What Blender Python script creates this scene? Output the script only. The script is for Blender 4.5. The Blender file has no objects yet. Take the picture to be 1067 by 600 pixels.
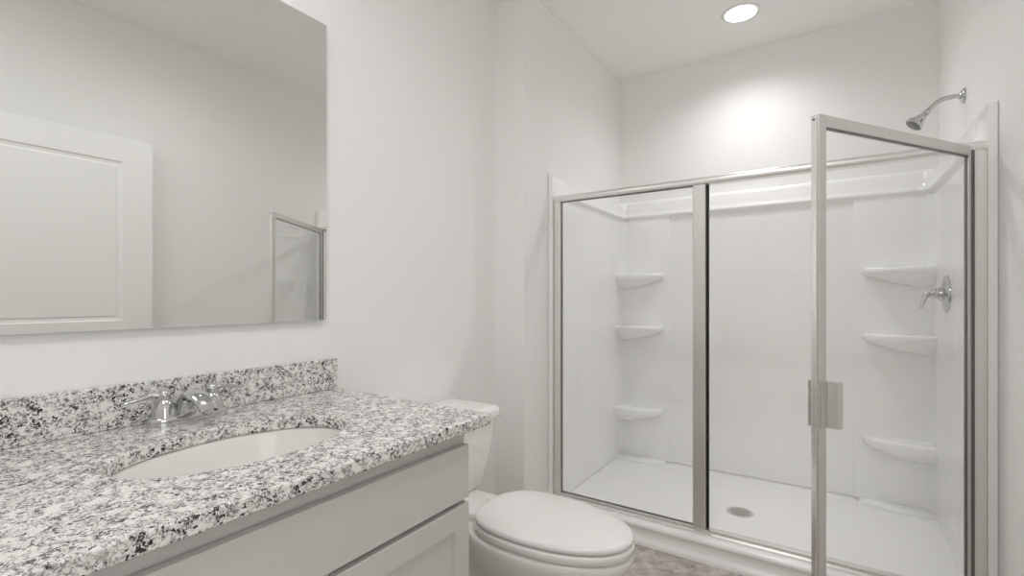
import bpy, bmesh, math
from mathutils import Vector, Matrix
from math import sin, cos, pi, radians

S = bpy.context.scene
C = S.collection

# ------------------------------------------------------------------ camera
CAM_Z = 1.11
YAW = 0.586
cam_data = bpy.data.cameras.new('camera')
cam = bpy.data.objects.new('camera', cam_data)
C.objects.link(cam)
cam.location = (0, 0, CAM_Z)
cam.rotation_euler = (pi/2, 0, YAW)
cam_data.sensor_fit = 'HORIZONTAL'
cam_data.sensor_width = 36
cam_data.lens = 499.7/1067*36
cam_data.shift_y = 9/1067
cam_data.clip_start = 0.02
S.camera = cam

# ------------------------------------------------------------------ world, exposure
S.view_settings.view_transform = 'Standard'
S.view_settings.look = 'None'
S.view_settings.gamma = 1
S.view_settings.use_curve_mapping = False
S.view_settings.exposure = 0.27
w = bpy.data.worlds.new('world'); S.world = w
w.use_nodes = True
w.node_tree.nodes['Background'].inputs[0].default_value = (0.9, 0.95, 1, 1)
w.node_tree.nodes['Background'].inputs[1].default_value = 0.3

S.cycles.max_bounces = 24
S.cycles.diffuse_bounces = 16
S.cycles.glossy_bounces = 8
S.cycles.transparent_max_bounces = 16

# light strengths
CAN_POWER = 23.0        # shower can light
FILL_PANEL_POWER = 6.5  # added ceiling panel, out of view
FILL_CAN_POWER = 18.0   # added fill can in the bathroom ceiling, out of view
VANITY_EMIT = 2.4      # globes of the added vanity light
HALL_FILL_POWER = 6.5       # fill lamp added beyond the doorway

def area(name, loc, rot, size, power, color=(1, 1, 1), shape='RECTANGLE', size_y=None):
    l = bpy.data.lights.new(name, 'AREA'); l.shape = shape; l.size = size
    if size_y: l.size_y = size_y
    l.energy = power; l.color = color
    o = bpy.data.objects.new(name, l); C.objects.link(o)
    o.location = loc; o.rotation_euler = rot
    return o
area('hall_fill_light', (1.25, -0.05, 1.35), (0, radians(90), 0), 1.7, HALL_FILL_POWER, (.98, .99, 1), 'RECTANGLE', 0.9)  # soft fill added out of view, shining in from the hallway side

# ------------------------------------------------------------------ dimensions (metres)
XM = -1.370     # mirror wall
XL = -1.204     # alcove left wall
XR = 0.451      # right wall
YJ = 1.917      # jog between mirror wall and shower alcove
YB = 3.150      # back wall
YN = -0.95      # wall behind the camera
ZC = 2.585      # ceiling
YF = 2.150      # front edge of shower surround
ZS = 1.742      # top of the surround

# ------------------------------------------------------------------ materials
def new_mat(name):
    m = bpy.data.materials.new(name); m.use_nodes = True
    return m, m.node_tree, m.node_tree.nodes['Principled BSDF']

def mat(name, col, rough=.5, metal=0, coat=0, spec=.5, bump=None, bscale=300, vary=0, vscale=8, anis=0):
    m, t, p = new_mat(name)
    p.inputs['Base Color'].default_value = (*col, 1)
    p.inputs['Roughness'].default_value = rough
    p.inputs['Metallic'].default_value = metal
    p.inputs['Coat Weight'].default_value = coat
    p.inputs['Coat Roughness'].default_value = .05
    p.inputs['Specular IOR Level'].default_value = spec
    tc = t.nodes.new('ShaderNodeTexCoord')
    if bump:
        n = t.nodes.new('ShaderNodeTexNoise'); n.inputs['Scale'].default_value = bscale; n.inputs['Detail'].default_value = 3
        b = t.nodes.new('ShaderNodeBump'); b.inputs['Strength'].default_value = bump; b.inputs['Distance'].default_value = .002
        t.links.new(tc.outputs['Object'], n.inputs['Vector']); t.links.new(n.outputs['Fac'], b.inputs['Height'])
        t.links.new(b.outputs['Normal'], p.inputs['Normal'])
    if vary:
        n = t.nodes.new('ShaderNodeTexNoise'); n.inputs['Scale'].default_value = vscale
        mx = t.nodes.new('ShaderNodeMix'); mx.data_type = 'RGBA'
        mx.inputs[6].default_value = (*[c*(1-vary) for c in col], 1); mx.inputs[7].default_value = (*[min(1, c*(1+vary)) for c in col], 1)
        t.links.new(tc.outputs['Object'], n.inputs['Vector']); t.links.new(n.outputs['Fac'], mx.inputs[0])
        t.links.new(mx.outputs[2], p.inputs['Base Color'])
    return m

def brushed(name, col, rough, stretch):
    m, t, p = new_mat(name)
    p.inputs['Metallic'].default_value = 1
    p.inputs['Base Color'].default_value = (*col, 1)
    tc = t.nodes.new('ShaderNodeTexCoord'); mp = t.nodes.new('ShaderNodeMapping')
    mp.inputs['Scale'].default_value = stretch
    n = t.nodes.new('ShaderNodeTexNoise'); n.inputs['Scale'].default_value = 1; n.inputs['Detail'].default_value = 2
    r = t.nodes.new('ShaderNodeMapRange')
    r.inputs['To Min'].default_value = rough*.75; r.inputs['To Max'].default_value = rough*1.25
    t.links.new(tc.outputs['Object'], mp.inputs[0]); t.links.new(mp.outputs[0], n.inputs['Vector'])
    t.links.new(n.outputs['Fac'], r.inputs['Value']); t.links.new(r.outputs[0], p.inputs['Roughness'])
    return m

def glass_mat(name):
    m = bpy.data.materials.new(name); m.use_nodes = True
    t = m.node_tree; t.nodes.clear()
    out = t.nodes.new('ShaderNodeOutputMaterial'); mx = t.nodes.new('ShaderNodeMixShader')
    tr = t.nodes.new('ShaderNodeBsdfTransparent'); tr.inputs[0].default_value = (.997, .998, .997, 1)
    gl = t.nodes.new('ShaderNodeBsdfGlossy'); gl.inputs['Roughness'].default_value = .01
    # Schlick reflectance of one glass face, the same from either side
    ge = t.nodes.new('ShaderNodeNewGeometry')
    def vm(op, a, b=None):
        n = t.nodes.new('ShaderNodeVectorMath'); n.operation = op; t.links.new(a, n.inputs[0]); t.links.new(b, n.inputs[1]); return n.outputs['Value']
    def m1(op, a, b=None):
        n = t.nodes.new('ShaderNodeMath'); n.operation = op
        for i, v in enumerate((a, b)):
            if v is None: continue
            if isinstance(v, (int, float)): n.inputs[i].default_value = v
            else: t.links.new(v, n.inputs[i])
        return n.outputs[0]
    cs = m1('ABSOLUTE', vm('DOT_PRODUCT', ge.outputs['Normal'], ge.outputs['Incoming']))
    fr = m1('ADD', m1('MULTIPLY', m1('POWER', m1('SUBTRACT', 1.0, cs), 5.0), .96), .04)
    t.links.new(fr, mx.inputs[0]); t.links.new(tr.outputs[0], mx.inputs[1]); t.links.new(gl.outputs[0], mx.inputs[2])
    t.links.new(mx.outputs[0], out.inputs[0])
    return m

def emit_mat(name, col, strength):
    m, t, p = new_mat(name)
    p.inputs['Base Color'].default_value = (*col, 1)
    p.inputs['Emission Color'].default_value = (*col, 1)
    p.inputs['Emission Strength'].default_value = strength
    return m

def granite_mat():
    m, t, p = new_mat('granite')
    N, L = t.nodes.new, t.links.new
    tc = N('ShaderNodeTexCoord')
    def ramp(src, stops, interp='LINEAR'):
        r = N('ShaderNodeValToRGB'); r.color_ramp.interpolation = interp
        e = r.color_ramp.elements
        while len(e) < len(stops): e.new(.5)
        for i, (a, c) in enumerate(stops): e[i].position = a; e[i].color = (*c, 1) if len(c) == 3 else (c[0],)*3+(1,)
        L(src, r.inputs[0]); return r.outputs[0]
    # warp the coordinates a little so that grains have ragged outlines
    wn = N('ShaderNodeTexNoise'); wn.inputs['Scale'].default_value = 160; L(tc.outputs['Object'], wn.inputs['Vector'])
    add = N('ShaderNodeMixRGB'); add.blend_type = 'LINEAR_LIGHT'; add.inputs[0].default_value = .008
    L(tc.outputs['Object'], add.inputs[1]); L(wn.outputs['Color'], add.inputs[2])
    v = N('ShaderNodeTexVoronoi'); v.inputs['Scale'].default_value = GR_SCALE; L(add.outputs[0], v.inputs['Vector'])
    sep = N('ShaderNodeSeparateColor'); L(v.outputs['Color'], sep.inputs[0])
    base = ramp(sep.outputs[0], [(0, (.88, .865, .84)), (.42, (.78, .765, .74)), (.58, (.50, .49, .47)), (.78, (.26, .252, .243)), (1, (.08, .077, .074))])
    # bigger pale blotches
    n2 = N('ShaderNodeTexNoise'); n2.inputs['Scale'].default_value = 55; n2.inputs['Detail'].default_value = 3; L(tc.outputs['Object'], n2.inputs['Vector'])
    k = ramp(n2.outputs['Fac'], [(.47, (0,)), (.62, (.95,))])
    mx = N('ShaderNodeMix'); mx.data_type = 'RGBA'; L(k, mx.inputs[0]); L(base, mx.inputs[6]); mx.inputs[7].default_value = (.87, .855, .83, 1)
    # black grains
    v3 = N('ShaderNodeTexVoronoi'); v3.inputs['Scale'].default_value = GR_SCALE*.75; L(add.outputs[0], v3.inputs['Vector'])
    s3 = N('ShaderNodeSeparateColor'); L(v3.outputs['Color'], s3.inputs[0])
    bk = ramp(s3.outputs[1], [(.77, (0,)), (.79, (1,))])
    n3 = N('ShaderNodeTexNoise'); n3.inputs['Scale'].default_value = 38; L(tc.outputs['Object'], n3.inputs['Vector'])
    k3 = ramp(n3.outputs['Fac'], [(.42, (0,)), (.50, (1,))])
    mul = N('ShaderNodeMath'); mul.operation = 'MULTIPLY'; L(bk, mul.inputs[0]); L(k3, mul.inputs[1])
    mb = N('ShaderNodeMix'); mb.data_type = 'RGBA'; L(mul.outputs[0], mb.inputs[0]); L(mx.outputs[2], mb.inputs[6]); mb.inputs[7].default_value = (.035, .034, .034, 1)
    L(mb.outputs[2], p.inputs['Base Color'])
    p.inputs['Roughness'].default_value = .16
    return m

def floor_mat():
    m, t, p = new_mat('vinyl_floor')
    N, L = t.nodes.new, t.links.new
    tc = N('ShaderNodeTexCoord')
    n = N('ShaderNodeTexNoise'); n.inputs['Scale'].default_value = 16; n.inputs['Detail'].default_value = 9; n.inputs['Roughness'].default_value = .7
    n.inputs['Distortion'].default_value = .35
    L(tc.outputs['Object'], n.inputs['Vector'])
    r = N('ShaderNodeValToRGB'); e = r.color_ramp.elements
    e[0].position = .35; e[0].color = (.32, .275, .24, 1); e[1].position = .66; e[1].color = (.72, .67, .62, 1)
    L(n.outputs['Fac'], r.inputs[0])
    b = N('ShaderNodeTexBrick'); b.inputs['Scale'].default_value = 1; b.inputs['Brick Width'].default_value = .6; b.inputs['Row Height'].default_value = .3
    b.inputs['Mortar Size'].default_value = .003; b.inputs['Color1'].default_value = (1, 1, 1, 1); b.inputs['Color2'].default_value = (.93, .93, .93, 1)
    b.inputs['Mortar'].default_value = (.6, .58, .55, 1)
    L(tc.outputs['Object'], b.inputs['Vector'])
    mx = N('ShaderNodeMix'); mx.data_type = 'RGBA'; mx.blend_type = 'MULTIPLY'; mx.inputs[0].default_value = 1
    L(r.outputs[0], mx.inputs[6]); L(b.outputs[0], mx.inputs[7]); L(mx.outputs[2], p.inputs['Base Color'])
    p.inputs['Roughness'].default_value = .4
    return m

GR_SCALE = 310
M = dict(
    wall=mat('wall_paint', (.89, .886, .878), .7, spec=.25, bump=.06, bscale=350),
    ceil=mat('ceiling_paint', (.92, .917, .908), .9, spec=.1, bump=.1, bscale=250),
    trim=mat('trim_paint', (.84, .835, .82), .35),
    door=mat('door_paint', (.95, .945, .94), .38),
    cab=mat('cabinet_paint', (.61, .603, .58), .42),
    cabin=mat('cabinet_inside', (.25, .24, .22), .7),
    porc=mat('porcelain', (.90, .893, .88), .08, coat=.5),
    sink=mat('sink_porcelain', (.82, .81, .785), .12, coat=.4),
    seat=mat('seat_plastic', (.88, .872, .86), .14),
    acr=mat('acrylic', (.93, .928, .920), .14, coat=.6, spec=.5),
    pan=mat('pan_acrylic', (.93, .928, .922), .22, coat=.3),
    chrome=mat('chrome', (.60, .60, .595), .09, 1),
    nickel=brushed('brushed_aluminium', (.72, .71, .69), .36, (300, 300, 3)),
    rail=brushed('bright_aluminium', (.86, .85, .835), .26, (3, 300, 300)),
    jamb=brushed('satin_aluminium', (.86, .85, .83), .5, (300, 300, 3)),
    rubber=mat('rubber', (.015, .015, .015), .5),
    dark=mat('dark_metal', (.20, .20, .19), .35, 1),
    screw=mat('screw_metal', (.3, .3, .3), .3, 1),
    glass=glass_mat('clear_glass'),
    edge=mat('mirror_edge', (.55, .58, .56), .2),
    mirror=mat('silvered_glass', (.83, .835, .82), .0, 1),
    granite=granite_mat(),
    floor=floor_mat(),
    globe=emit_mat('frosted_globe', (1, .99, .97), VANITY_EMIT),
)

# ------------------------------------------------------------------ mesh helpers
def link(name, bm, material, parent=None, smooth=None, bevel=None, seg=2, recalc=True):
    if recalc: bmesh.ops.recalc_face_normals(bm, faces=bm.faces)
    me = bpy.data.meshes.new(name); bm.to_mesh(me); bm.free()
    o = bpy.data.objects.new(name, me); C.objects.link(o)
    me.materials.append(material)
    if parent: 
        o.parent = parent
        o.matrix_parent_inverse = PINV[parent.name] if parent.name in PINV else Matrix()
    if smooth is not None:
        for f in me.polygons: f.use_smooth = True
        me.set_sharp_from_angle(angle=radians(smooth))
    if bevel:
        b = o.modifiers.new('bevel', 'BEVEL'); b.width = bevel; b.segments = seg; b.limit_method = 'ANGLE'; b.angle_limit = radians(40)
        for f in me.polygons: f.use_smooth = True
        wn = o.modifiers.new('wn', 'WEIGHTED_NORMAL'); wn.keep_sharp = True
    return o
PINV = {}

def tag(o, label=None, cat=None, group=None, kind=None):
    if label: o['label'] = label
    if cat: o['category'] = cat
    if group: o['group'] = group
    if kind: o['kind'] = kind
    return o

def thing(name, label, cat, loc=(0, 0, 0), group=None):
    o = bpy.data.objects.new(name, None); C.objects.link(o)
    o.location = loc; o.empty_display_size = .05
    PINV[o.name] = Matrix.Translation(loc).inverted()
    return tag(o, label, cat, group)

def box(bm, x0, x1, y0, y1, z0, z1, mtx=None):
    vs = [bm.verts.new((x, y, z)) for z in (z0, z1) for y in (y0, y1) for x in (x0, x1)]
    if mtx is not None:
        for v in vs: v.co = mtx @ v.co
    a = [(0, 1, 3, 2), (4, 6, 7, 5), (0, 4, 5, 1), (1, 5, 7, 3), (3, 7, 6, 2), (2, 6, 4, 0)]
    for f in a: bm.faces.new([vs[i] for i in f])
    return vs

def one_box(name, m, dims, parent=None, bevel=None, mtx=None, seg=2):
    bm = bmesh.new(); box(bm, *dims, mtx=mtx)
    return link(name, bm, m, parent, bevel=bevel, seg=seg)

def loft(bm, rings, closed=True, cap0=True, cap1=True):
    V = [[bm.verts.new(p) for p in r] for r in rings]
    n = len(V[0])
    for a, b in zip(V, V[1:]):
        for i in range(n if closed else n-1):
            j = (i+1) % n
            bm.faces.new((a[i], a[j], b[j], b[i]))
    if cap0: bm.faces.new(V[0][::-1])
    if cap1: bm.faces.new(V[-1])
    return V

def lathe(bm, prof, n=32, mtx=Matrix(), cap0=True, cap1=True):
    rings = [[mtx @ Vector((r*cos(2*pi*i/n), r*sin(2*pi*i/n), z)) for i in range(n)] for r, z in prof]
    return loft(bm, rings, True, cap0, cap1)

def to_axis(origin, d):
    d = Vector(d).normalized()
    return Matrix.Translation(origin) @ d.to_track_quat('Z', 'Y').to_matrix().to_4x4()

def spline(pts, k=6):
    P = [Vector(p) for p in pts]; P = [P[0]*2-P[1]]+P+[P[-1]*2-P[-2]]
    out = []
    for i in range(1, len(P)-2):
        a, b, c, d = P[i-1:i+3]
        for j in range(k):
            t = j/k
            out.append(.5*((2*b)+(c-a)*t+(2*a-5*b+4*c-d)*t*t+(3*b-a-3*c+d)*t**3))
    out.append(P[-2]); return out

def tube(bm, pts, rad, n=16, squash=None, up=Vector((0, 0, 1))):
    """rad: list of (ra, rb) or radii per point"""
    rings = []
    m = len(pts)
    for i, p in enumerate(pts):
        p = Vector(p)
        t = (Vector(pts[min(i+1, m-1)])-Vector(pts[max(i-1, 0)])).normalized()
        s = t.cross(up)
        if s.length < 1e-4: s = t.cross(Vector((1, 0, 0)))
        s.normalize(); u = s.cross(t)
        r = rad[i] if isinstance(rad, (list, tuple)) else rad
        ra, rb = r if isinstance(r, (list, tuple)) else (r, r)
        rings.append([p+s*ra*cos(2*pi*k/n)+u*rb*sin(2*pi*k/n) for k in range(n)])
    loft(bm, rings)

def lerp_list(vals, n):
    out = []
    m = len(vals)-1
    for i in range(n):
        x = i/(n-1)*m; k = min(int(x), m-1); f = x-k
        a, b = vals[k], vals[k+1]
        out.append(tuple(p+(q-p)*f for p, q in zip(a, b)) if isinstance(a, tuple) else a+(b-a)*f)
    return out

# ------------------------------------------------------------------ the room
def struct(name, bm, m, **k): return tag(link(name, bm, m, **k), kind='structure')
def sbox(name, m, *boxes, bevel=None):
    bm = bmesh.new()
    for b in boxes: box(bm, *b)
    return struct(name, bm, m, bevel=bevel)

T = .10
sbox('floor', M['floor'], (XM-T, 2.4, YN-T, YB+T, -.08, 0))
sbox('ceiling', M['ceil'], (XM-T, 2.4, YN-T, YB+T, ZC, ZC+.08))
sbox('wall_left', M['wall'], (XM-T, XM, YN-T, YJ, 0, ZC))
sbox('wall_alcove', M['wall'], (XM-T, XL, YJ, YB+T, 0, ZC), bevel=.004)
sbox('wall_back', M['wall'], (XL, XR+T, YB, YB+T, 0, ZC))
DY0, DY1, DZ = -.43, .335, 1.965       # doorway in the right wall
sbox('wall_right', M['wall'], (XR, XR+T, DY1, YB, 0, ZC), (XR, XR+T, DY0, DY1, DZ, ZC), (XR, XR+T, YN-T, DY0, 0, ZC))
sbox('wall_near', M['wall'], (XM, XR, YN-T, YN, 0, ZC))
sbox('wall_hallway', M['wall'], (2.3, 2.4, YN-T, 1.6, 0, ZC), (XR+T, 2.3, 1.5, 1.6, 0, ZC), (XR+T, 2.3, YN-T, YN, 0, ZC))
# baseboards
bh, bt = .085, .012
sbox('baseboard_left', M['trim'], (XM, XM+bt, .94, YJ-bt, 0, bh), bevel=.003)
sbox('baseboard_jog', M['trim'], (XM+bt, XL+bt, YJ-bt, YJ, 0, bh), bevel=.003)
sbox('baseboard_alcove', M['trim'], (XL, XL+bt, YJ, 2.098, 0, bh), bevel=.003)
sbox('baseboard_right', M['trim'], (XR-bt, XR, DY1+.07, 2.098, 0, bh), bevel=.003)
# casing of the doorway (room side) and its jambs
sbox('trim_1', M['trim'], (XR-.014, XR, DY1+.004, DY1+.06, 0, DZ+.056), bevel=.003)
sbox('trim_2', M['trim'], (XR-.014, XR, DY0-.06, DY0-.004, 0, DZ+.056), bevel=.003)
sbox('trim_3', M['trim'], (XR-.014, XR, DY0-.004, DY1+.004, DZ, DZ+.056), bevel=.003)

# the room door, open flat against the right wall
def room_door():
    x0, x1 = .372, .405          # leaf
    y0, y1, z0, z1 = .345, 1.095, .012, 1.94
    root = bpy.data.objects.new('door_1', None); C.objects.link(root); root.location = (x1, y0, 0)
    PINV[root.name] = Matrix.Translation((x1, y0, 0)).inverted()
    tag(root, kind='structure')
    bm = bmesh.new()
    st = .132
    panels = [(y0+st, y1-st, .20, .78), (y0+st, y1-st, .985, z1-.125)]
    # both faces: a frame grid with stepped recesses
    ys = [y0, y0+st, y1-st, y1]; zs = [z0, .20, .78, .985, z1-.125, z1]
    for side in (0, 1):
        xf = x0 if side == 0 else x1
        sg = 1 if side == 0 else -1
        for i in range(3):
            for j in range(5):
                a, b, c, d = ys[i], ys[i+1], zs[j], zs[j+1]
                if i == 1 and j in (1, 3):
                    steps = [(0, 0), (.006, .006), (.020, .009), (.028, .004), (.034, .004)]
                    R = [[(xf+sg*dp, a+q, c+q), (xf+sg*dp, b-q, c+q), (xf+sg*dp, b-q, d-q), (xf+sg*dp, a+q, d-q)] for q, dp in steps]
                    loft(bm, R, True, False, True)
                else:
                    bm.faces.new([bm.verts.new(p) for p in ((xf, a, c), (xf, b, c), (xf, b, d), (xf, a, d))])
    for f in (((x0, y0, z0), (x1, y0, z0), (x1, y1, z0), (x0, y1, z0)), ((x0, y0, z1), (x1, y0, z1), (x1, y1, z1), (x0, y1, z1)),
              ((x0, y0, z0), (x1, y0, z0), (x1, y0, z1), (x0, y0, z1)), ((x0, y1, z0), (x1, y1, z0), (x1, y1, z1), (x0, y1, z1))):
        bm.faces.new([bm.verts.new(p) for p in f])
    bmesh.ops.remove_doubles(bm, verts=bm.verts, dist=1e-5)
    link('leaf', bm, M['door'], root)
    bm = bmesh.new()
    lathe(bm, [(.030, 0), (.030, .004), (.010, .008), (.009, .025), (.020, .032), (.026, .044), (.022, .054), (.010, .058)], 28,
          to_axis((x0, y1-.06, .88), (-1, 0, 0)))
    link('knob', bm, M['nickel'], root, smooth=40)
    for z in (.25, 1.0, 1.72):
        bm = bmesh.new(); lathe(bm, [(.006, 0), (.006, .085)], 12, Matrix.Translation((x1+.0065, y0-.001, z)))
        link('hinge', bm, M['nickel'], root, smooth=40)
room_door()

# ------------------------------------------------------------------ shower surround
def surround():
    root = thing('shower_surround', 'glossy white three-sided shower wall surround with corner shelves', 'shower wall', (-.386, YB-.002, .03))
    e = .002
    x0, x1, yb, yf = XL+e, XR-e, YB-e, YF
    r = .055
    zb = .052
    # profile: (offset from the wall, z)
    top = [(.024, 1.738), (.018, ZS), (.0, ZS)]
    prof = [(0, zb), (.024, zb), (.026, .30), (.026, 1.20), (.026, 1.600), (.029, 1.618), (.040, 1.628), (.046, 1.636), (.046, 1.643), (.040, 1.652),
            (.034, 1.670), (.031, 1.72)] + top
    def plan(o, z):
        P = []
        full = min(1, o/.02)
        # near the front edge every offset relaxes to the flange thickness
        def o_at(y):
            k = min(1, max(0, (y-yf-.03)/.12)); k = k*k*(3-2*k)
            return min(o, .022)*(1-k)+o*k
        def corner(x):   # corner towers stand a little proud of the middle of the back wall
            d = min(x-x0, x1-x)
            k = min(1, max(0, (.352-d)/.012)); k = k*k*(3-2*k)
            return .010*k*full*(1 if z < 1.61 else max(0, 1-(z-1.61)/.02))
        ys = [yf, yf+.03, yf+.06, yf+.09, yf+.12, yf+.15, yf+.3, yb-.3]
        oc = o+corner(x0)
        for y in ys: P.append((x0+o_at(y), y, z))
        n = 8
        cx, cy = x0+o+r, yb-oc-r
        for i in range(n+1):
            a = pi - i/n*pi/2
            P.append((cx+r*cos(a), cy+r*sin(a), z))
        for d in (.20, .338, .341, .344, .347, .350, .356, .6): P.append((x0+d, yb-o-corner(x0+d), z))
        for d in (.6, .356, .350, .347, .344, .341, .338, .20): P.append((x1-d, yb-o-corner(x1-d), z))
        cx = x1-o-r
        for i in range(n+1):
            a = pi/2 - i/n*pi/2
            P.append((cx+r*cos(a), cy+r*sin(a), z))
        for y in ys[::-1]: P.append((x1-o_at(y), y, z))
        return P
    # outer (hidden) skin at offset zero needs sharp corners collapsed: same plan works with r on the wall side
    rings = []
    for o, z in prof:
        P = plan(o, z)
        if o == 0:   # push the corner arc out to the wall corner
            P = [(max(x0, min(x1, x)), min(yb, y), z) for x, y, z in P]
        rings.append(P)
    bm = bmesh.new()
    V = loft(bm, rings, False, False, False)
    n = len(V)
    # close back skin (last ring down to first) and the two front ends
    a, b = V[-1], V[0]
    for i in range(len(a)-1): bm.faces.new((a[i], a[i+1], b[i+1], b[i]))
    bm.faces.new([v[0] for v in V]); bm.faces.new([v[-1] for v in V][::-1])
    link('wall_panel', bm, M['acr'], root, smooth=45)
    # shelves
    def shelf(side, zt, L, D, th):
        bm = bmesh.new()
        xc = (x0+.024) if side < 0 else (x1-.024); yc = yb-.034
        s = 1 if side < 0 else -1
        layers = [(.60, 0), (.955, 0), (.98, -.0015), (1.0, -.009), (1.005, -th*.55), (.985, -th*.85), (.93, -th-.006), (.82, -th-.018), (.66, -th-.034), (.46, -th-.050), (.26, -th-.062), (.08, -th-.069)]
        dish = []
        rings = []
        p = 2.6
        for k, dz in dish+layers:
            R = [(xc-s*.01, yc+.02, zt+dz)]
            for i in range(25):
                a = i/24*pi/2
                R.append((xc+s*L*k*max(0, cos(a))**(2/p), yc-D*k*max(0, sin(a))**(2/p), zt+dz))
            R[-1] = (xc-s*.01, R[-1][1], zt+dz); R[1] = (R[1][0], yc+.02, zt+dz)
            R = [R[0]]+R[1:]
            rings.append(R)
        loft(bm, rings, True, True, True)
        link('shelf', bm, M['acr'], root, smooth=50)
    for side in (-1, 1):
        for zt, L, D, th in ((1.258, .285, .112, .036), (.920, .285, .115, .036), (.392, .285, .135, .040)):
            shelf(side, zt, L, D, th)
surround()

# ------------------------------------------------------------------ shower pan
def pan():
    root = thing('shower_pan', 'glossy white shower base with raised front curb beside tan floor', 'shower pan', (-.386, 2.62, 0))
    bm = bmesh.new()
    e = .002
    x0, x1 = XL+e, XR-e
    yb = YB-e
    # curb profile (y, z) extruded along x; from the floor front to the pan floor
    prof = [(2.098, .0), (2.098, .016), (2.102, .022), (2.112, .027), (2.1175, .034), (2.119, .066), (2.116, .071), (2.110, .074), (2.1085, .080), (2.111, .0885), (2.118, .0935),
            (2.126, .0955), (2.185, .0955), (2.200, .093), (2.210, .084), (2.216, .065), (2.224, .046), (2.240, .036), (2.28, .033)]
    # floor grid sloped to the drain, coved to the walls
    DX, DY = -.38, 2.652
    def fz(x, y):
        d = math.hypot((x-DX)*.7, y-DY)
        base = .022+.012*min(1, d/.5)
        e1 = min(x-x0, x1-x, yb-y)
        if e1 < .07: 
            k = 1-e1/.07; base += .022*k**2.2
        return base
    NX = 84
    xs = [x0]+[x0+(x1-x0)*i/NX for i in range(1, NX)]+[x1]
    ys = [2.28+(yb-2.28)*i/48 for i in range(1, 49)]
    cols = []
    for x in xs:
        col = []
        e1 = min(x-x0, x1-x)
        lift = .022*(max(0, 1-e1/.07))**2.2
        for i, (y, z) in enumerate(prof):
            zz = z
            if i > 12: zz = min(.0955, z+lift)
            if i == len(prof)-1: zz = max(zz, .0)
            col.append((x, y, zz))
        for y in ys:
            k = min(1, (y-2.28)/.08)
            col.append((x, y, fz(x, y)*k+(.033+lift)*(1-k)))
        col.append((x, yb, .0))
        cols.append(col)
    loft(bm, cols, True, True, True)
    link('base', bm, M['pan'], root, smooth=50)
    # corner feet: low cushions where the surround towers meet the floor
    for s, xc in ((1, x0+.03), (-1, x1-.03)):
        bm = bmesh.new(); rings = []
        for k, z in ((1.0, .030), (1.0, .042), (.97, .052), (.90, .058), (.6, .060)):
            R = [(xc-s*.02, yb-.015, z)]
            for i in range(21):
                a = i/20*pi/2
                R.append((xc+s*.30*k*cos(a)**.9, yb-.035-.085*k*sin(a)**.9, z))
            R.append((xc-s*.02, yb-.035-.085*k, z))
            rings.append(R)
        loft(bm, rings)
        link('corner_foot', bm, M['pan'], root, smooth=50)
    # drain
    bm = bmesh.new()
    lathe(bm, [(.064, 0), (.064, .0025), (.060, .004), (.056, .003), (.0, .003)][:4], 40, Matrix.Translation((DX, DY, .0215)))
    d = link('drain', bm, M['nickel'], root, smooth=40)
    PINV[d.name] = d.matrix_parent_inverse.copy()
    bm = bmesh.new()
    for ring, cnt in ((.012, 6), (.026, 12), (.040, 18)):
        for i in range(cnt):
            a = 2*pi*i/cnt
            lathe(bm, [(.0032, 0), (.0032, .0008)], 8, Matrix.Translation((DX+ring*cos(a), DY+ring*sin(a), .0247)))
    o = link('drain_holes', bm, M['dark'])
    bpy.context.view_layer.update()
    o.parent = d; o.matrix_parent_inverse = d.matrix_world.inverted()
pan()

def sub(name, bm, m, parent, **k):
    """link a sub-part in world coordinates under a part"""
    o = link(name, bm, m, None, **k)
    bpy.context.view_layer.update()
    o.parent = parent; o.matrix_parent_inverse = parent.matrix_world.inverted()
    return o

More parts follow.
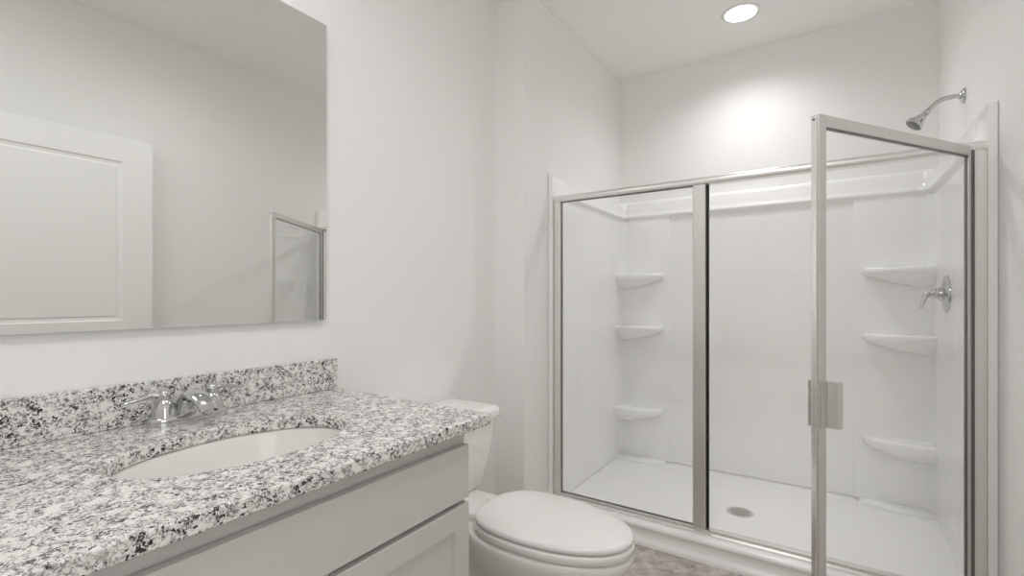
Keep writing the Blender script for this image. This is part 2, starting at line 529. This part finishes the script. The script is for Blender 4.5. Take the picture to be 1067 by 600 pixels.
# ------------------------------------------------------------------ shower enclosure (fixed frame)
YE0, YE1 = 2.160, 2.196        # frame front / back
ZT = .0965                     # curb top
ZH0, ZH1 = 1.591, 1.623        # header
XI0, XI1 = XL+.0285, XR-.0235    # between the surround faces
PX0, PX1 = -.496, -.444        # middle post
def extrude_x(bm, prof, x0, x1):
    loft(bm, [[(x, y, z) for y, z in prof] for x in (x0, x1)])
def enclosure():
    root = thing('shower_enclosure', 'chrome shower enclosure frame with fixed clear glass panel, beside toilet', 'shower enclosure', (-.386, 2.178, ZT))
    bm = bmesh.new()
    ym = (YE0+YE1)/2
    prof = [(YE0-.002, ZH0), (YE0-.005, ZH0+.006), (YE0-.006, ZH0+.016), (YE0-.004, ZH0+.026), (YE0+.002, ZH1-.002), (YE0+.010, ZH1), (YE1-.010, ZH1), (YE1-.002, ZH1-.002), (YE1+.004, ZH0+.024), (YE1+.004, ZH0)]
    extrude_x(bm, prof, XI0, XI1)
    link('header_rail', bm, M['rail'], root, smooth=50)
    bm = bmesh.new()
    prof = [(YE0-.012, ZT), (YE0-.012, ZT+.006), (YE0, ZT+.010), (YE0+.002, ZT+.020), (YE0+.010, ZT+.022), (YE1-.010, ZT+.022), (YE1-.002, ZT+.020), (YE1, ZT)]
    extrude_x(bm, prof, XI0, XI1)
    link('bottom_track', bm, M['rail'], root, smooth=30)
    zt0 = ZT+.021
    for xa, xb in ((XI0, XI0+.034), (XI1-.042, XI1)):
        bm = bmesh.new(); box(bm, xa, xb, YE0, YE1, zt0, ZH0+.001)
        link('wall_jamb', bm, M['jamb'], root, bevel=.002)
    bm = bmesh.new(); box(bm, PX0, PX1, YE0, YE1-.004, zt0, ZH0+.001)
    link('middle_post', bm, M['nickel'], root, bevel=.003, seg=3)
    bm = bmesh.new(); box(bm, PX1, PX1+.010, YE0+.022, YE1-.005, zt0, ZH0-.001)
    link('magnetic_gasket', bm, M['rubber'], root, bevel=.001)
    # fixed glass, with a thin dark seal all round
    ga, gb = XI0+.034, PX0
    bm = bmesh.new(); box(bm, ga-.004, gb+.004, ym-.003, ym+.003, zt0-.002, ZH0+.002)
    link('glass_panel', bm, M['glass'], root)
    bm = bmesh.new()
    for b in ((ga, ga+.003, ym-.007, ym+.007, zt0, ZH0), (gb-.002, gb, ym-.007, ym+.007, zt0, ZH0),
              (ga+.003, gb-.002, ym-.009, ym+.009, ZH0-.003, ZH0), (ga+.003, gb-.002, ym-.008, ym+.008, zt0, zt0+.002)):
        box(bm, *b)
    tag(link('glass_seal', bm, M['dark'], root), 'dark seal strip around the fixed pane')
enclosure()

# ------------------------------------------------------------------ swinging shower door
def shower_door():
    hx, hy = .378, 2.140
    fx, fy = -.034, 1.530
    d = Vector((fx-hx, fy-hy, 0)); W = d.length; ang = math.atan2(d.y, d.x)
    root = thing('shower_door', 'chrome framed clear glass shower door standing wide open', 'shower door', (hx, hy, ZT))
    root.rotation_euler = (0, 0, ang)
    # local frame: x along the door from the hinge to the free edge; y = inner/outer
    # outer face looks to +y local when closed?  (closed door points to -x world, outer side -y world = +y local)
    def P(name, bm, m, **k):
        o = link(name, bm, m, None, **k); o.parent = root; return o
    z0, z1 = .025, 1.601-ZT
    t = .011
    rw = .030
    bm = bmesh.new(); box(bm, W-rw, W, -t, t, z0, z1); P('free_stile', bm, M['nickel'], bevel=.0025)
    bm = bmesh.new(); box(bm, .0, .014, -.008, .008, z0, z1); P('hinge_stile', bm, M['nickel'], bevel=.0025)
    bm = bmesh.new(); box(bm, .014, W-rw, -t+.001, t-.001, z1-.032, z1); P('top_rail', bm, M['nickel'], bevel=.002)
    bm = bmesh.new(); box(bm, .014, W-rw, -t+.001, t-.001, z0, z0+.032); P('bottom_rail', bm, M['nickel'], bevel=.002)
    bm = bmesh.new(); box(bm, .012, W-rw+.003, -.003, .003, z0+.029, z1-.029); P('glass_pane', bm, M['glass'])
    bm = bmesh.new()
    for b in ((.014, .0152, -.0035, .0035, z0+.032, z1-.032), (W-rw-.0012, W-rw, -.006, .006, z0+.032, z1-.032), (.0155, W-rw-.0012, -.006, .006, z1-.034, z1-.032)): box(bm, *b)
    P('pane_seal', bm, M['dark'])
    # hinge pin along the jamb
    bm = bmesh.new(); lathe(bm, [(.0105, z0-.004), (.0105, z1-.012)], 16, Matrix.Translation((-.011, .0, 0)))
    P('hinge_pin', bm, M['dark'], smooth=40)
    # magnetic strip on the free edge, with a small screw on top
    bm = bmesh.new(); box(bm, W, W+.006, -t+.004, t-.004, z0, z1-.006); P('edge_strip', bm, M['rail'], bevel=.001)
    bm = bmesh.new(); lathe(bm, [(.0035, 0), (.0035, .003), (.002, .004)], 12, to_axis((W+.006, 0, z1-.014), (1, 0, 0)))
    P('screw', bm, M['screw'], smooth=40)
    # pull handle: a folded plate through the stile with a grip on each side
    za, zb = .757-ZT, .882-ZT
    bm = bmesh.new()
    prof = [(W-rw-.012, t-.001), (W-rw-.012, t+.022), (W-rw-.024, t+.024), (W-rw-.024, t+.029), (W-rw-.006, t+.029), (W-rw+.004, t+.012), (W-.004, t+.010), (W-.004, t-.001)]
    prof = [(W-.003, t-.001), (W-.003, t+.004), (W-rw+.004, t+.005), (W-rw-.004, t+.026), (W-rw-.020, t+.030), (W-rw-.022, t+.027), (W-rw-.008, t+.020), (W-rw-.006, t-.001)]
    loft(bm, [[(x, y, z) for x, y in prof] for z in (za, zb)])
    P('handle', bm, M['nickel'], smooth=30)
    bm = bmesh.new()
    prof = [(W-.014, -t+.001), (W-.014, -t-.006), (W-.013, -t-.010), (W-.004, -t-.0125), (W-.002, -t-.010), (W-.006, -t-.007), (W-.006, -t+.001)]
    loft(bm, [[(x, y, z) for x, y in prof] for z in (za, zb)])
    P('handle', bm, M['nickel'], smooth=30)
shower_door()

# ------------------------------------------------------------------ shower head
def shower_head():
    wx = XR-.001
    y = 2.62
    root = thing('showerhead', 'chrome shower head on a curved wall arm above the shower', 'shower head', (wx, y, 1.92))
    bm = bmesh.new()
    lathe(bm, [(.031, 0), (.030, .004), (.024, .009), (.014, .013), (.012, .016)], 32, to_axis((wx, y, 1.92), (-1, 0, 0)))
    link('flange', bm, M['chrome'], root, smooth=40)
    pts = spline([(wx-.004, y, 1.921), (wx-.035, y, 1.924), (wx-.072, y, 1.918), (wx-.098, y, 1.898), (wx-.116, y, 1.877)], 6)
    bm = bmesh.new(); tube(bm, pts, .0095, 16)
    link('shower_arm', bm, M['chrome'], root, smooth=60)
    end = Vector((wx-.113, y, 1.881)); dr = Vector((-.72, 0, -.69)).normalized(); dr = Vector((-.66, -.12, -.74)).normalized()
    mt = to_axis(end, dr)
    bm = bmesh.new()
    lathe(bm, [(.010, -.004), (.0135, 0), (.0135, .012), (.0105, .015), (.0125, .021), (.0165, .027), (.0175, .036), (.0235, .046), (.0315, .058), (.0345, .064), (.0345, .069), (.031, .071)], 36, mt)
    h = link('head', bm, M['chrome'], root, smooth=35)
    bm = bmesh.new()
    lathe(bm, [(.030, .0705), (.029, .073), (.024, .074), (.001, .0745)], 32, mt)
    f = sub('spray_face', bm, M['dark'], h, smooth=40)
shower_head()

def shower_valve():
    x = XR-.0285; y = 2.781; z = 1.122
    root = thing('shower_valve', 'chrome shower valve with lever on a round wall plate', 'valve', (x, y, z))
    bm = bmesh.new()
    lathe(bm, [(.080, 0), (.079, .005), (.072, .009), (.045, .013), (.030, .018), (.028, .030)], 48, to_axis((x, y, z), (-1, 0, 0)))
    link('escutcheon', bm, M['chrome'], root, smooth=40)
    bm = bmesh.new()
    lathe(bm, [(.021, 0), (.023, .010), (.021, .030), (.015, .038), (.006, .041)], 32, to_axis((x-.026, y, z+.004), (-1, 0, 0)))
    link('hub', bm, M['chrome'], root, smooth=40)
    pts = spline([(x-.040, y, z+.008), (x-.058, y-.006, z+.006), (x-.075, y-.014, z-.012), (x-.084, y-.020, z-.040), (x-.092, y-.024, z-.066)], 6)
    bm = bmesh.new(); tube(bm, pts, lerp_list([(.010, .012), (.011, .013), (.011, .010), (.010, .008), (.0075, .005)], len(pts)), 16)
    link('lever', bm, M['chrome'], root, smooth=60)
shower_valve()

# ------------------------------------------------------------------ lights in the ceiling
LENS = emit_mat('light_lens', (1, .985, .955), 3.0)
def can_light(name, label, x, y, r, power, angle):
    root = thing(name, label, 'ceiling light', (x, y, ZC))
    bm = bmesh.new()
    lathe(bm, [(r+.017, 0), (r+.016, -.003), (r+.006, -.007), (r, -.006), (r-.001, -.001)], 56, Matrix.Translation((x, y, ZC-.0005)), False, False)
    link('trim_ring', bm, M['trim'], root, smooth=50)
    bm = bmesh.new()
    lathe(bm, [(.002, -.0062), (r*.6, -.0062), (r-.0015, -.0058), (r-.001, -.0005)], 56, Matrix.Translation((x, y, ZC-.0005)), True, True)
    link('lens', bm, LENS, root, smooth=50)
    l = bpy.data.lights.new('can_lamp', 'SPOT'); l.energy = power; l.color = (.995, .99, .985)
    l.spot_size = radians(angle); l.spot_blend = 1.0; l.shadow_soft_size = .05
    o = bpy.data.objects.new('can_lamp', l); C.objects.link(o); o.parent = root; o.location = (0, 0, -.02)
can_light('ceiling_light', 'round white recessed ceiling light, glowing over the shower', -.388, 2.732, .076, CAN_POWER, 150)
can_light('ceiling_light', 'round white recessed fill light added over the room, out of view', -.32, 1.12, .076, FILL_CAN_POWER, 168)  # second can, added out of view to fill the room and shower
def fill_panel_light():  # panel lamp added out of view for more ambient light
    x, y, h = -.36, -.10, .28
    root = thing('ceiling_fill_panel', 'square white flush fill lamp added on the ceiling, out of view', 'ceiling light', (x, y, ZC))
    bm = bmesh.new()
    R = [[(x+sx*k, y+sy*k, ZC-.0005+z) for sx, sy in ((-1, -1), (1, -1), (1, 1), (-1, 1))] for k, z in ((h+.02, 0), (h+.02, -.03), (h, -.032), (h, -.026))]
    loft(bm, R, True, True, True)
    link('housing', bm, M['trim'], root, bevel=.002)
    l = bpy.data.lights.new('fill_panel_lamp', 'AREA'); l.shape = 'SQUARE'; l.size = 2*h; l.energy = FILL_PANEL_POWER; l.color = (.985, .99, 1)
    o = bpy.data.objects.new('fill_panel_lamp', l); C.objects.link(o); o.parent = root; o.location = (0, 0, -.034)
fill_panel_light()

def added_vanity_light():  # lamp bar added out of view, where the wall above the mirror glows
    root = thing('added_vanity_light', 'bar of frosted globe lamps added out of view above the mirror', 'wall lamp', (XM, .53, 2.22))
    bm = bmesh.new(); box(bm, XM, XM+.025, .27, .79, 2.17, 2.27); link('back_plate', bm, M['nickel'], root, bevel=.004)
    for y in (.33, .53, .73):
        bm = bmesh.new()
        tube(bm, spline([(XM+.02, y, 2.22), (XM+.07, y, 2.225), (XM+.10, y, 2.21)], 5), .008, 12)
        a = link('arm', bm, M['nickel'], root, smooth=60)
        bm = bmesh.new()
        lathe(bm, [(.018, .03), (.030, .025), (.045, 0), (.055, -.04), (.058, -.085), (.050, -.10), (.02, -.105)], 28, Matrix.Translation((XM+.10, y, 2.19)))
        link('shade', bm, M['globe'], root, smooth=60)
added_vanity_light()

# ------------------------------------------------------------------ mirror
def mirror():
    root = thing('wall_mirror', 'frameless rectangular wall mirror above the granite backsplash', 'mirror', (XM, .52, 1.034))
    x0, x1, y0, y1, z0, z1 = XM+.011, XM+.016, .07, .959, 1.034, 1.986
    bm = bmesh.new()
    bv = .0012
    R = [[(x0, y0, z0), (x0, y1, z0), (x0, y1, z1), (x0, y0, z1)], [(x1-.002, y0, z0), (x1-.002, y1, z0), (x1-.002, y1, z1), (x1-.002, y0, z1)]]
    loft(bm, R)
    link('backing_edge', bm, M['edge'], root)
    bm = bmesh.new()
    R = [[(x1-.002, y0, z0), (x1-.002, y1, z0), (x1-.002, y1, z1), (x1-.002, y0, z1)], [(x1, y0+bv, z0+bv), (x1, y1-bv, z0+bv), (x1, y1-bv, z1-bv), (x1, y0+bv, z1-bv)]]
    loft(bm, R, True, False, True)
    link('mirror_glass', bm, M['mirror'], root)
    for y in (.25, .80):
        bm = bmesh.new(); box(bm, XM, XM+.011, y-.04, y+.04, 1.2, 1.9); link('mounting_cleat', bm, M['edge'], root)
mirror()

# ------------------------------------------------------------------ vanity
CZ = .81; CT = .029
CX0, CX1, CY0, CY1 = XM+.001, -.728, .075, 1.000
SX, SY, SA, SB = -1.020, .522, .150, .228      # sink opening: centre, half x, half y
def cabinet():
    xf = -.765; y0, y1 = .125, .935; zt = CZ-CT-.0005
    root = thing('vanity_cabinet', 'greige painted bathroom vanity cabinet with shaker doors under granite top', 'cabinet', (-1.06, .53, 0))
    bm = bmesh.new()
    th = .016
    box(bm, XM+.002, xf, y0, y0+th, .0, zt); box(bm, XM+.002, xf, y1-th, y1, .0, zt)
    box(bm, XM+.002, XM+.01, y0+th, y1-th, .08, zt); box(bm, XM+.01, xf-.02, y0+th, y1-th, .08, .095)
    box(bm, xf-.07, xf-.055, y0+th, y1-th, .0, .08)
    link('carcass', bm, M['cab'], root, bevel=.0008)
    # face frame
    bm = bmesh.new(); f0 = xf-.018
    box(bm, f0, xf, y0+th, y1-th, zt-.045, zt)
    box(bm, f0, xf, y0+th, y1-th, .590, .628)
    box(bm, f0, xf, y0+th, y1-th, .08, .11)
    box(bm, f0, xf, y0+th, y0+.045, .11, .590); box(bm, f0, xf, y1-.045, y1-th, .11, .590)
    box(bm, f0, xf, .512, .548, .11, .590)
    box(bm, f0, xf, y0+th, y0+.045, .628, zt-.045); box(bm, f0, xf, y1-.045, y1-th, .628, zt-.045)
    link('face_frame', bm, M['cab'], root)
    bm = bmesh.new(); box(bm, xf+.003, xf+.021, y0+.006, y1-.006, .6165, .7465)
    link('false_drawer_front', bm, M['cab'], root, bevel=.0015)
    def shaker(a, b):
        bm = bmesh.new()
        z0, z1 = .105, .604; s = .054; rx = xf+.003; fx = xf+.021
        R = [[(x, a+q, z0+q), (x, b-q, z0+q), (x, b-q, z1-q), (x, a+q, z1-q)] for x, q in ((rx, 0), (fx, 0), (fx, s), (fx-.007, s+.0015), (fx-.007, s+.02))]
        loft(bm, [[Vector(p) for p in r] for r in R])
        d = link('door', bm, M['cab'], root, bevel=.0012)
        return d
    shaker(.546, y1-.006); shaker(y0+.006, .518)
cabinet()

def countertop():
    root = thing('countertop', 'speckled white grey and black granite vanity top with backsplash', 'countertop', (-1.06, .53, CZ-CT))
    bm = bmesh.new()
    angs = set()
    N = 96
    for i in range(N): angs.add(2*pi*i/N)
    for cxx in (CX0, CX1):
        for cyy in (CY0, CY1): angs.add(math.atan2(cyy-SY, cxx-SX) % (2*pi))
    angs = sorted(angs)
    inn, out = [], []
    for a in angs:
        c, s = cos(a), sin(a)
        k = 1/math.sqrt((c/SA)**2+(s/SB)**2)
        inn.append((SX+k*c, SY+k*s))
        ts = []
        if c > 1e-9: ts.append((CX1-SX)/c)
        if c < -1e-9: ts.append((CX0-SX)/c)
        if s > 1e-9: ts.append((CY1-SY)/s)
        if s < -1e-9: ts.append((CY0-SY)/s)
        t = min(ts); out.append((SX+t*c, SY+t*s))
    rings = [[(x, y, CZ) for x, y in inn], [(x, y, CZ) for x, y in out], [(x, y, CZ-CT) for x, y in out], [(x, y, CZ-CT) for x, y in inn]]
    V = loft(bm, rings, True, False, False)
    a, b = V[-1], V[0]
    for i in range(len(a)):
        j = (i+1) % len(a); bm.faces.new((a[i], a[j], b[j], b[i]))
    link('slab', bm, M['granite'], root, bevel=.004, seg=3)
    bm = bmesh.new(); box(bm, CX0, CX0+.02, CY0, CY1-.004, CZ+.0005, .908)
    link('backsplash', bm, M['granite'], root, bevel=.002)
countertop()

def sink():
    root = thing('sink', 'oval white undermount sink set into the granite top', 'sink', (SX, SY, CZ-CT-.14))
    zt = CZ-CT-.0005
    prof = [(1.14, 0), (1.04, 0), (1.02, -.003), (1.0, -.012), (.96, -.035), (.90, -.065), (.80, -.095), (.64, -.118), (.42, -.131), (.2, -.136), (.12, -.138)]
    outer = [(.12, -.150), (.2, -.148), (.44, -.143), (.70, -.130), (.88, -.105), (.98, -.070), (1.04, -.035), (1.07, -.012), (1.14, -.010)]
    bm = bmesh.new()
    n = 64
    def ring(k, dz):
        ax, ay = SA*k, SB*k
        if k > 1: ax, ay = SA+SA*(k-1)*1.1, SB+SA*(k-1)*1.1
        return [(SX+ax*cos(2*pi*i/n), SY+ay*sin(2*pi*i/n), zt+dz) for i in range(n)]
    V = loft(bm, [ring(k, z) for k, z in prof+outer], True, False, False)
    a, b = V[-1], V[0]
    for i in range(n): bm.faces.new((a[i], a[(i+1) % n], b[(i+1) % n], b[i]))
    link('basin', bm, M['sink'], root, smooth=50)
    bm = bmesh.new()
    lathe(bm, [(.024, -.148), (.024, -.1365), (.022, -.135), (.017, -.1365), (.016, -.137), (.004, -.136)], 28, Matrix.Translation((SX, SY, zt)))
    link('drain', bm, M['chrome'], root, smooth=40)
sink()

def faucet():
    fx, fy = -1.297, .536
    root = thing('faucet', 'chrome two-handle centerset faucet on granite behind the sink', 'faucet', (fx, fy, CZ))
    bm = bmesh.new(); rings = []
    for k, z in ((1, 0), (1, .013), (.97, .018), (.88, .021), (.5, .022)):
        R = []
        for i in range(48):
            a = 2*pi*i/48
            R.append((fx+.030*k*abs(cos(a))**.8*(1 if cos(a) > 0 else -1), fy+(.086-.03*(1-k))*abs(sin(a))**.6*(1 if sin(a) > 0 else -1), CZ+z))
        rings.append(R)
    loft(bm, rings); link('base_plate', bm, M['chrome'], root, smooth=50)
    pts = spline([(fx-.004, fy, CZ+.012), (fx+.000, fy, CZ+.040), (fx+.018, fy, CZ+.062), (fx+.050, fy, CZ+.064), (fx+.085, fy, CZ+.052), (fx+.108, fy, CZ+.036)], 7)
    bm = bmesh.new(); tube(bm, pts, lerp_list([(.030, .022), (.028, .020), (.026, .015), (.0235, .011), (.021, .010), (.019, .009)], len(pts)), 24)
    link('spout', bm, M['chrome'], root, smooth=60)
    for s in (-1, 1):
        hy = fy+s*.052
        bm = bmesh.new()
        lathe(bm, [(.026, .014), (.0255, .022), (.0235, .036), (.0195, .050), (.015, .057), (.0125, .060), (.0125, .064), (.0135, .067), (.0135, .074), (.010, .080), (.004, .083)], 32, Matrix.Translation((fx, hy, CZ)))
        h = link('handle', bm, M['chrome'], root, smooth=35)
        pts = spline([(fx, hy, CZ+.071), (fx-.004, hy+s*.025, CZ+.072), (fx-.004, hy+s*.05, CZ+.066), (fx-.002, hy+s*.078, CZ+.064)], 6)
        bm = bmesh.new(); tube(bm, pts, lerp_list([(.009, .008), (.0065, .0055), (.0075, .0045), (.008, .003)], len(pts)), 14)
        sub('lever', bm, M['chrome'], h, smooth=60)
faucet()

# ------------------------------------------------------------------ toilet
def toilet():
    yc = 1.335
    root = thing('toilet', 'white two-piece toilet with closed lid beside the vanity', 'toilet', (-.85, yc, 0))
    n = 56
    def egg(xb, xf, hw, z, pw=1.0, sq=1.0):
        """outline: blunt at the back (xb), elongated to the front (xf)"""
        xm = xb+(xf-xb)*.42
        R = []
        for i in range(n):
            a = 2*pi*i/n
            c, s = cos(a), sin(a)
            if c >= 0: x = xm+(xf-xm)*c; y = hw*(abs(s)**.96)*(1 if s > 0 else -1)
            else:
                x = xm-(xm-xb)*abs(c)**.70; y = hw*(abs(s)**.76)*(1 if s > 0 else -1)
            R.append((x, yc+y, z))
        return R
    bm = bmesh.new()
    rings = [egg(-1.12, -.660, .105, 0), egg(-1.12, -.656, .107, .012), egg(-1.115, -.672, .098, .03), egg(-1.11, -.682, .092, .09), egg(-1.10, -.665, .094, .15),
             egg(-1.09, -.620, .110, .20), egg(-1.07, -.570, .132, .245), egg(-1.05, -.520, .155, .285), egg(-1.03, -.487, .168, .315), egg(-1.02, -.476, .1735, .335),
             egg(-1.015, -.474, .175, .350), egg(-1.015, -.478, .172, .358), egg(-1.01, -.49, .160, .361)]
    loft(bm, rings)
    link('bowl', bm, M['porc'], root, smooth=60)
    # rear pedestal / trapway body and the tank deck
    def rbox(bm, specs, yc=yc, rr=.03, nn=6):
        """stack of rounded rectangles: (x0,x1,halfw,z,r)"""
        rings = []
        for x0, x1, hw, z, r in specs:
            R = []
            for cx, cy, a0 in ((x1-r, yc+hw-r, 0), (x0+r, yc+hw-r, pi/2), (x0+r, yc-hw+r, pi), (x1-r, yc-hw+r, 1.5*pi)):
                for i in range(nn+1):
                    a = a0+i/nn*pi/2; R.append((cx+r*cos(a), cy+r*sin(a), z))
            rings.append(R)
        loft(bm, rings)
    bm = bmesh.new()
    rbox(bm, [(-1.33, -1.0, .085, 0, .03), (-1.33, -1.0, .085, .20, .03), (-1.335, -1.0, .10, .27, .035), (-1.335, -.98, .125, .315, .04), (-1.335, -.965, .145, .335, .045), (-1.335, -.96, .150, .352, .045), (-1.33, -.965, .146, .360, .04), (-1.32, -.98, .135, .362, .035)])
    link('tank_deck', bm, M['porc'], root, smooth=60)
    # trapway relief on both flanks
    for s in (-1, 1):
        bm = bmesh.new()
        yy = yc+s*.108
        pts = spline([(-1.29, yc+s*.075, .04), (-1.26, yc+s*.09, .18), (-1.17, yc+s*.112, .275), (-1.07, yc+s*.122, .235), (-1.00, yc+s*.108, .13), (-.93, yc+s*.085, .05)], 8)
        tube(bm, pts, lerp_list([(.02, .045), (.022, .05), (.024, .055), (.024, .05), (.018, .04), (.012, .02)], len(pts)), 18)
        link('trapway', bm, M['porc'], root, smooth=60)
    # tank
    bm = bmesh.new()
    rbox(bm, [(-1.335, -1.150, .172, .363, .03), (-1.338, -1.140, .180, .375, .035), (-1.345, -1.125, .196, .45, .04), (-1.352, -1.110, .208, .54, .04), (-1.355, -1.100, .217, .633, .04)], yc=yc+.014)
    link('tank', bm, M['porc'], root, smooth=50)
    bm = bmesh.new()
    rbox(bm, [(-1.355, -1.098, .220, .633, .042), (-1.360, -1.086, .229, .638, .045), (-1.360, -1.084, .231, .650, .046), (-1.360, -1.084, .231, .664, .046), (-1.357, -1.088, .227, .673, .044), (-1.348, -1.098, .217, .679, .036), (-1.33, -1.12, .195, .681, .03)], yc=yc+.014)
    link('tank_lid', bm, M['porc'], root, smooth=60)
    bm = bmesh.new()
    lathe(bm, [(.011, 0), (.011, .010), (.007, .014)], 18, to_axis((-1.104, yc-.15, .60), (1, 0, 0)))
    tube(bm, spline([(-1.092, yc-.15, .60), (-1.088, yc-.12, .598), (-1.088, yc-.085, .592)], 5), .005, 10)
    link('flush_lever', bm, M['chrome'], root, smooth=50)
    # seat ring and lid
    bm = bmesh.new()
    loft(bm, [egg(-.980, -.480, .166, .3625), egg(-.985, -.473, .172, .367), egg(-.985, -.472, .173, .383), egg(-.982, -.475, .170, .3885), egg(-.975, -.484, .160, .390)])
    link('seat', bm, M['seat'], root, smooth=60)
    bm = bmesh.new()
    loft(bm, [egg(-.978, -.482, .163, .3925), egg(-.984, -.475, .169, .396), egg(-.984, -.474, .170, .403), egg(-.981, -.477, .168, .4085), egg(-.974, -.484, .161, .4115), egg(-.955, -.508, .143, .4135), egg(-.92, -.56, .105, .4145), egg(-.87, -.63, .05, .415)])
    link('lid', bm, M['seat'], root, smooth=60)
    for s in (-1, 1):
        bm = bmesh.new()
        rb = [(-1.035, -.990, .016, .361, .008), (-1.035, -.988, .017, .372, .009), (-1.033, -.990, .015, .384, .008), (-1.028, -.996, .010, .388, .006)]
        rbox(bm, rb, yc=yc+s*.068)
        link('seat_hinge', bm, M['seat'], root, smooth=50)
toilet()
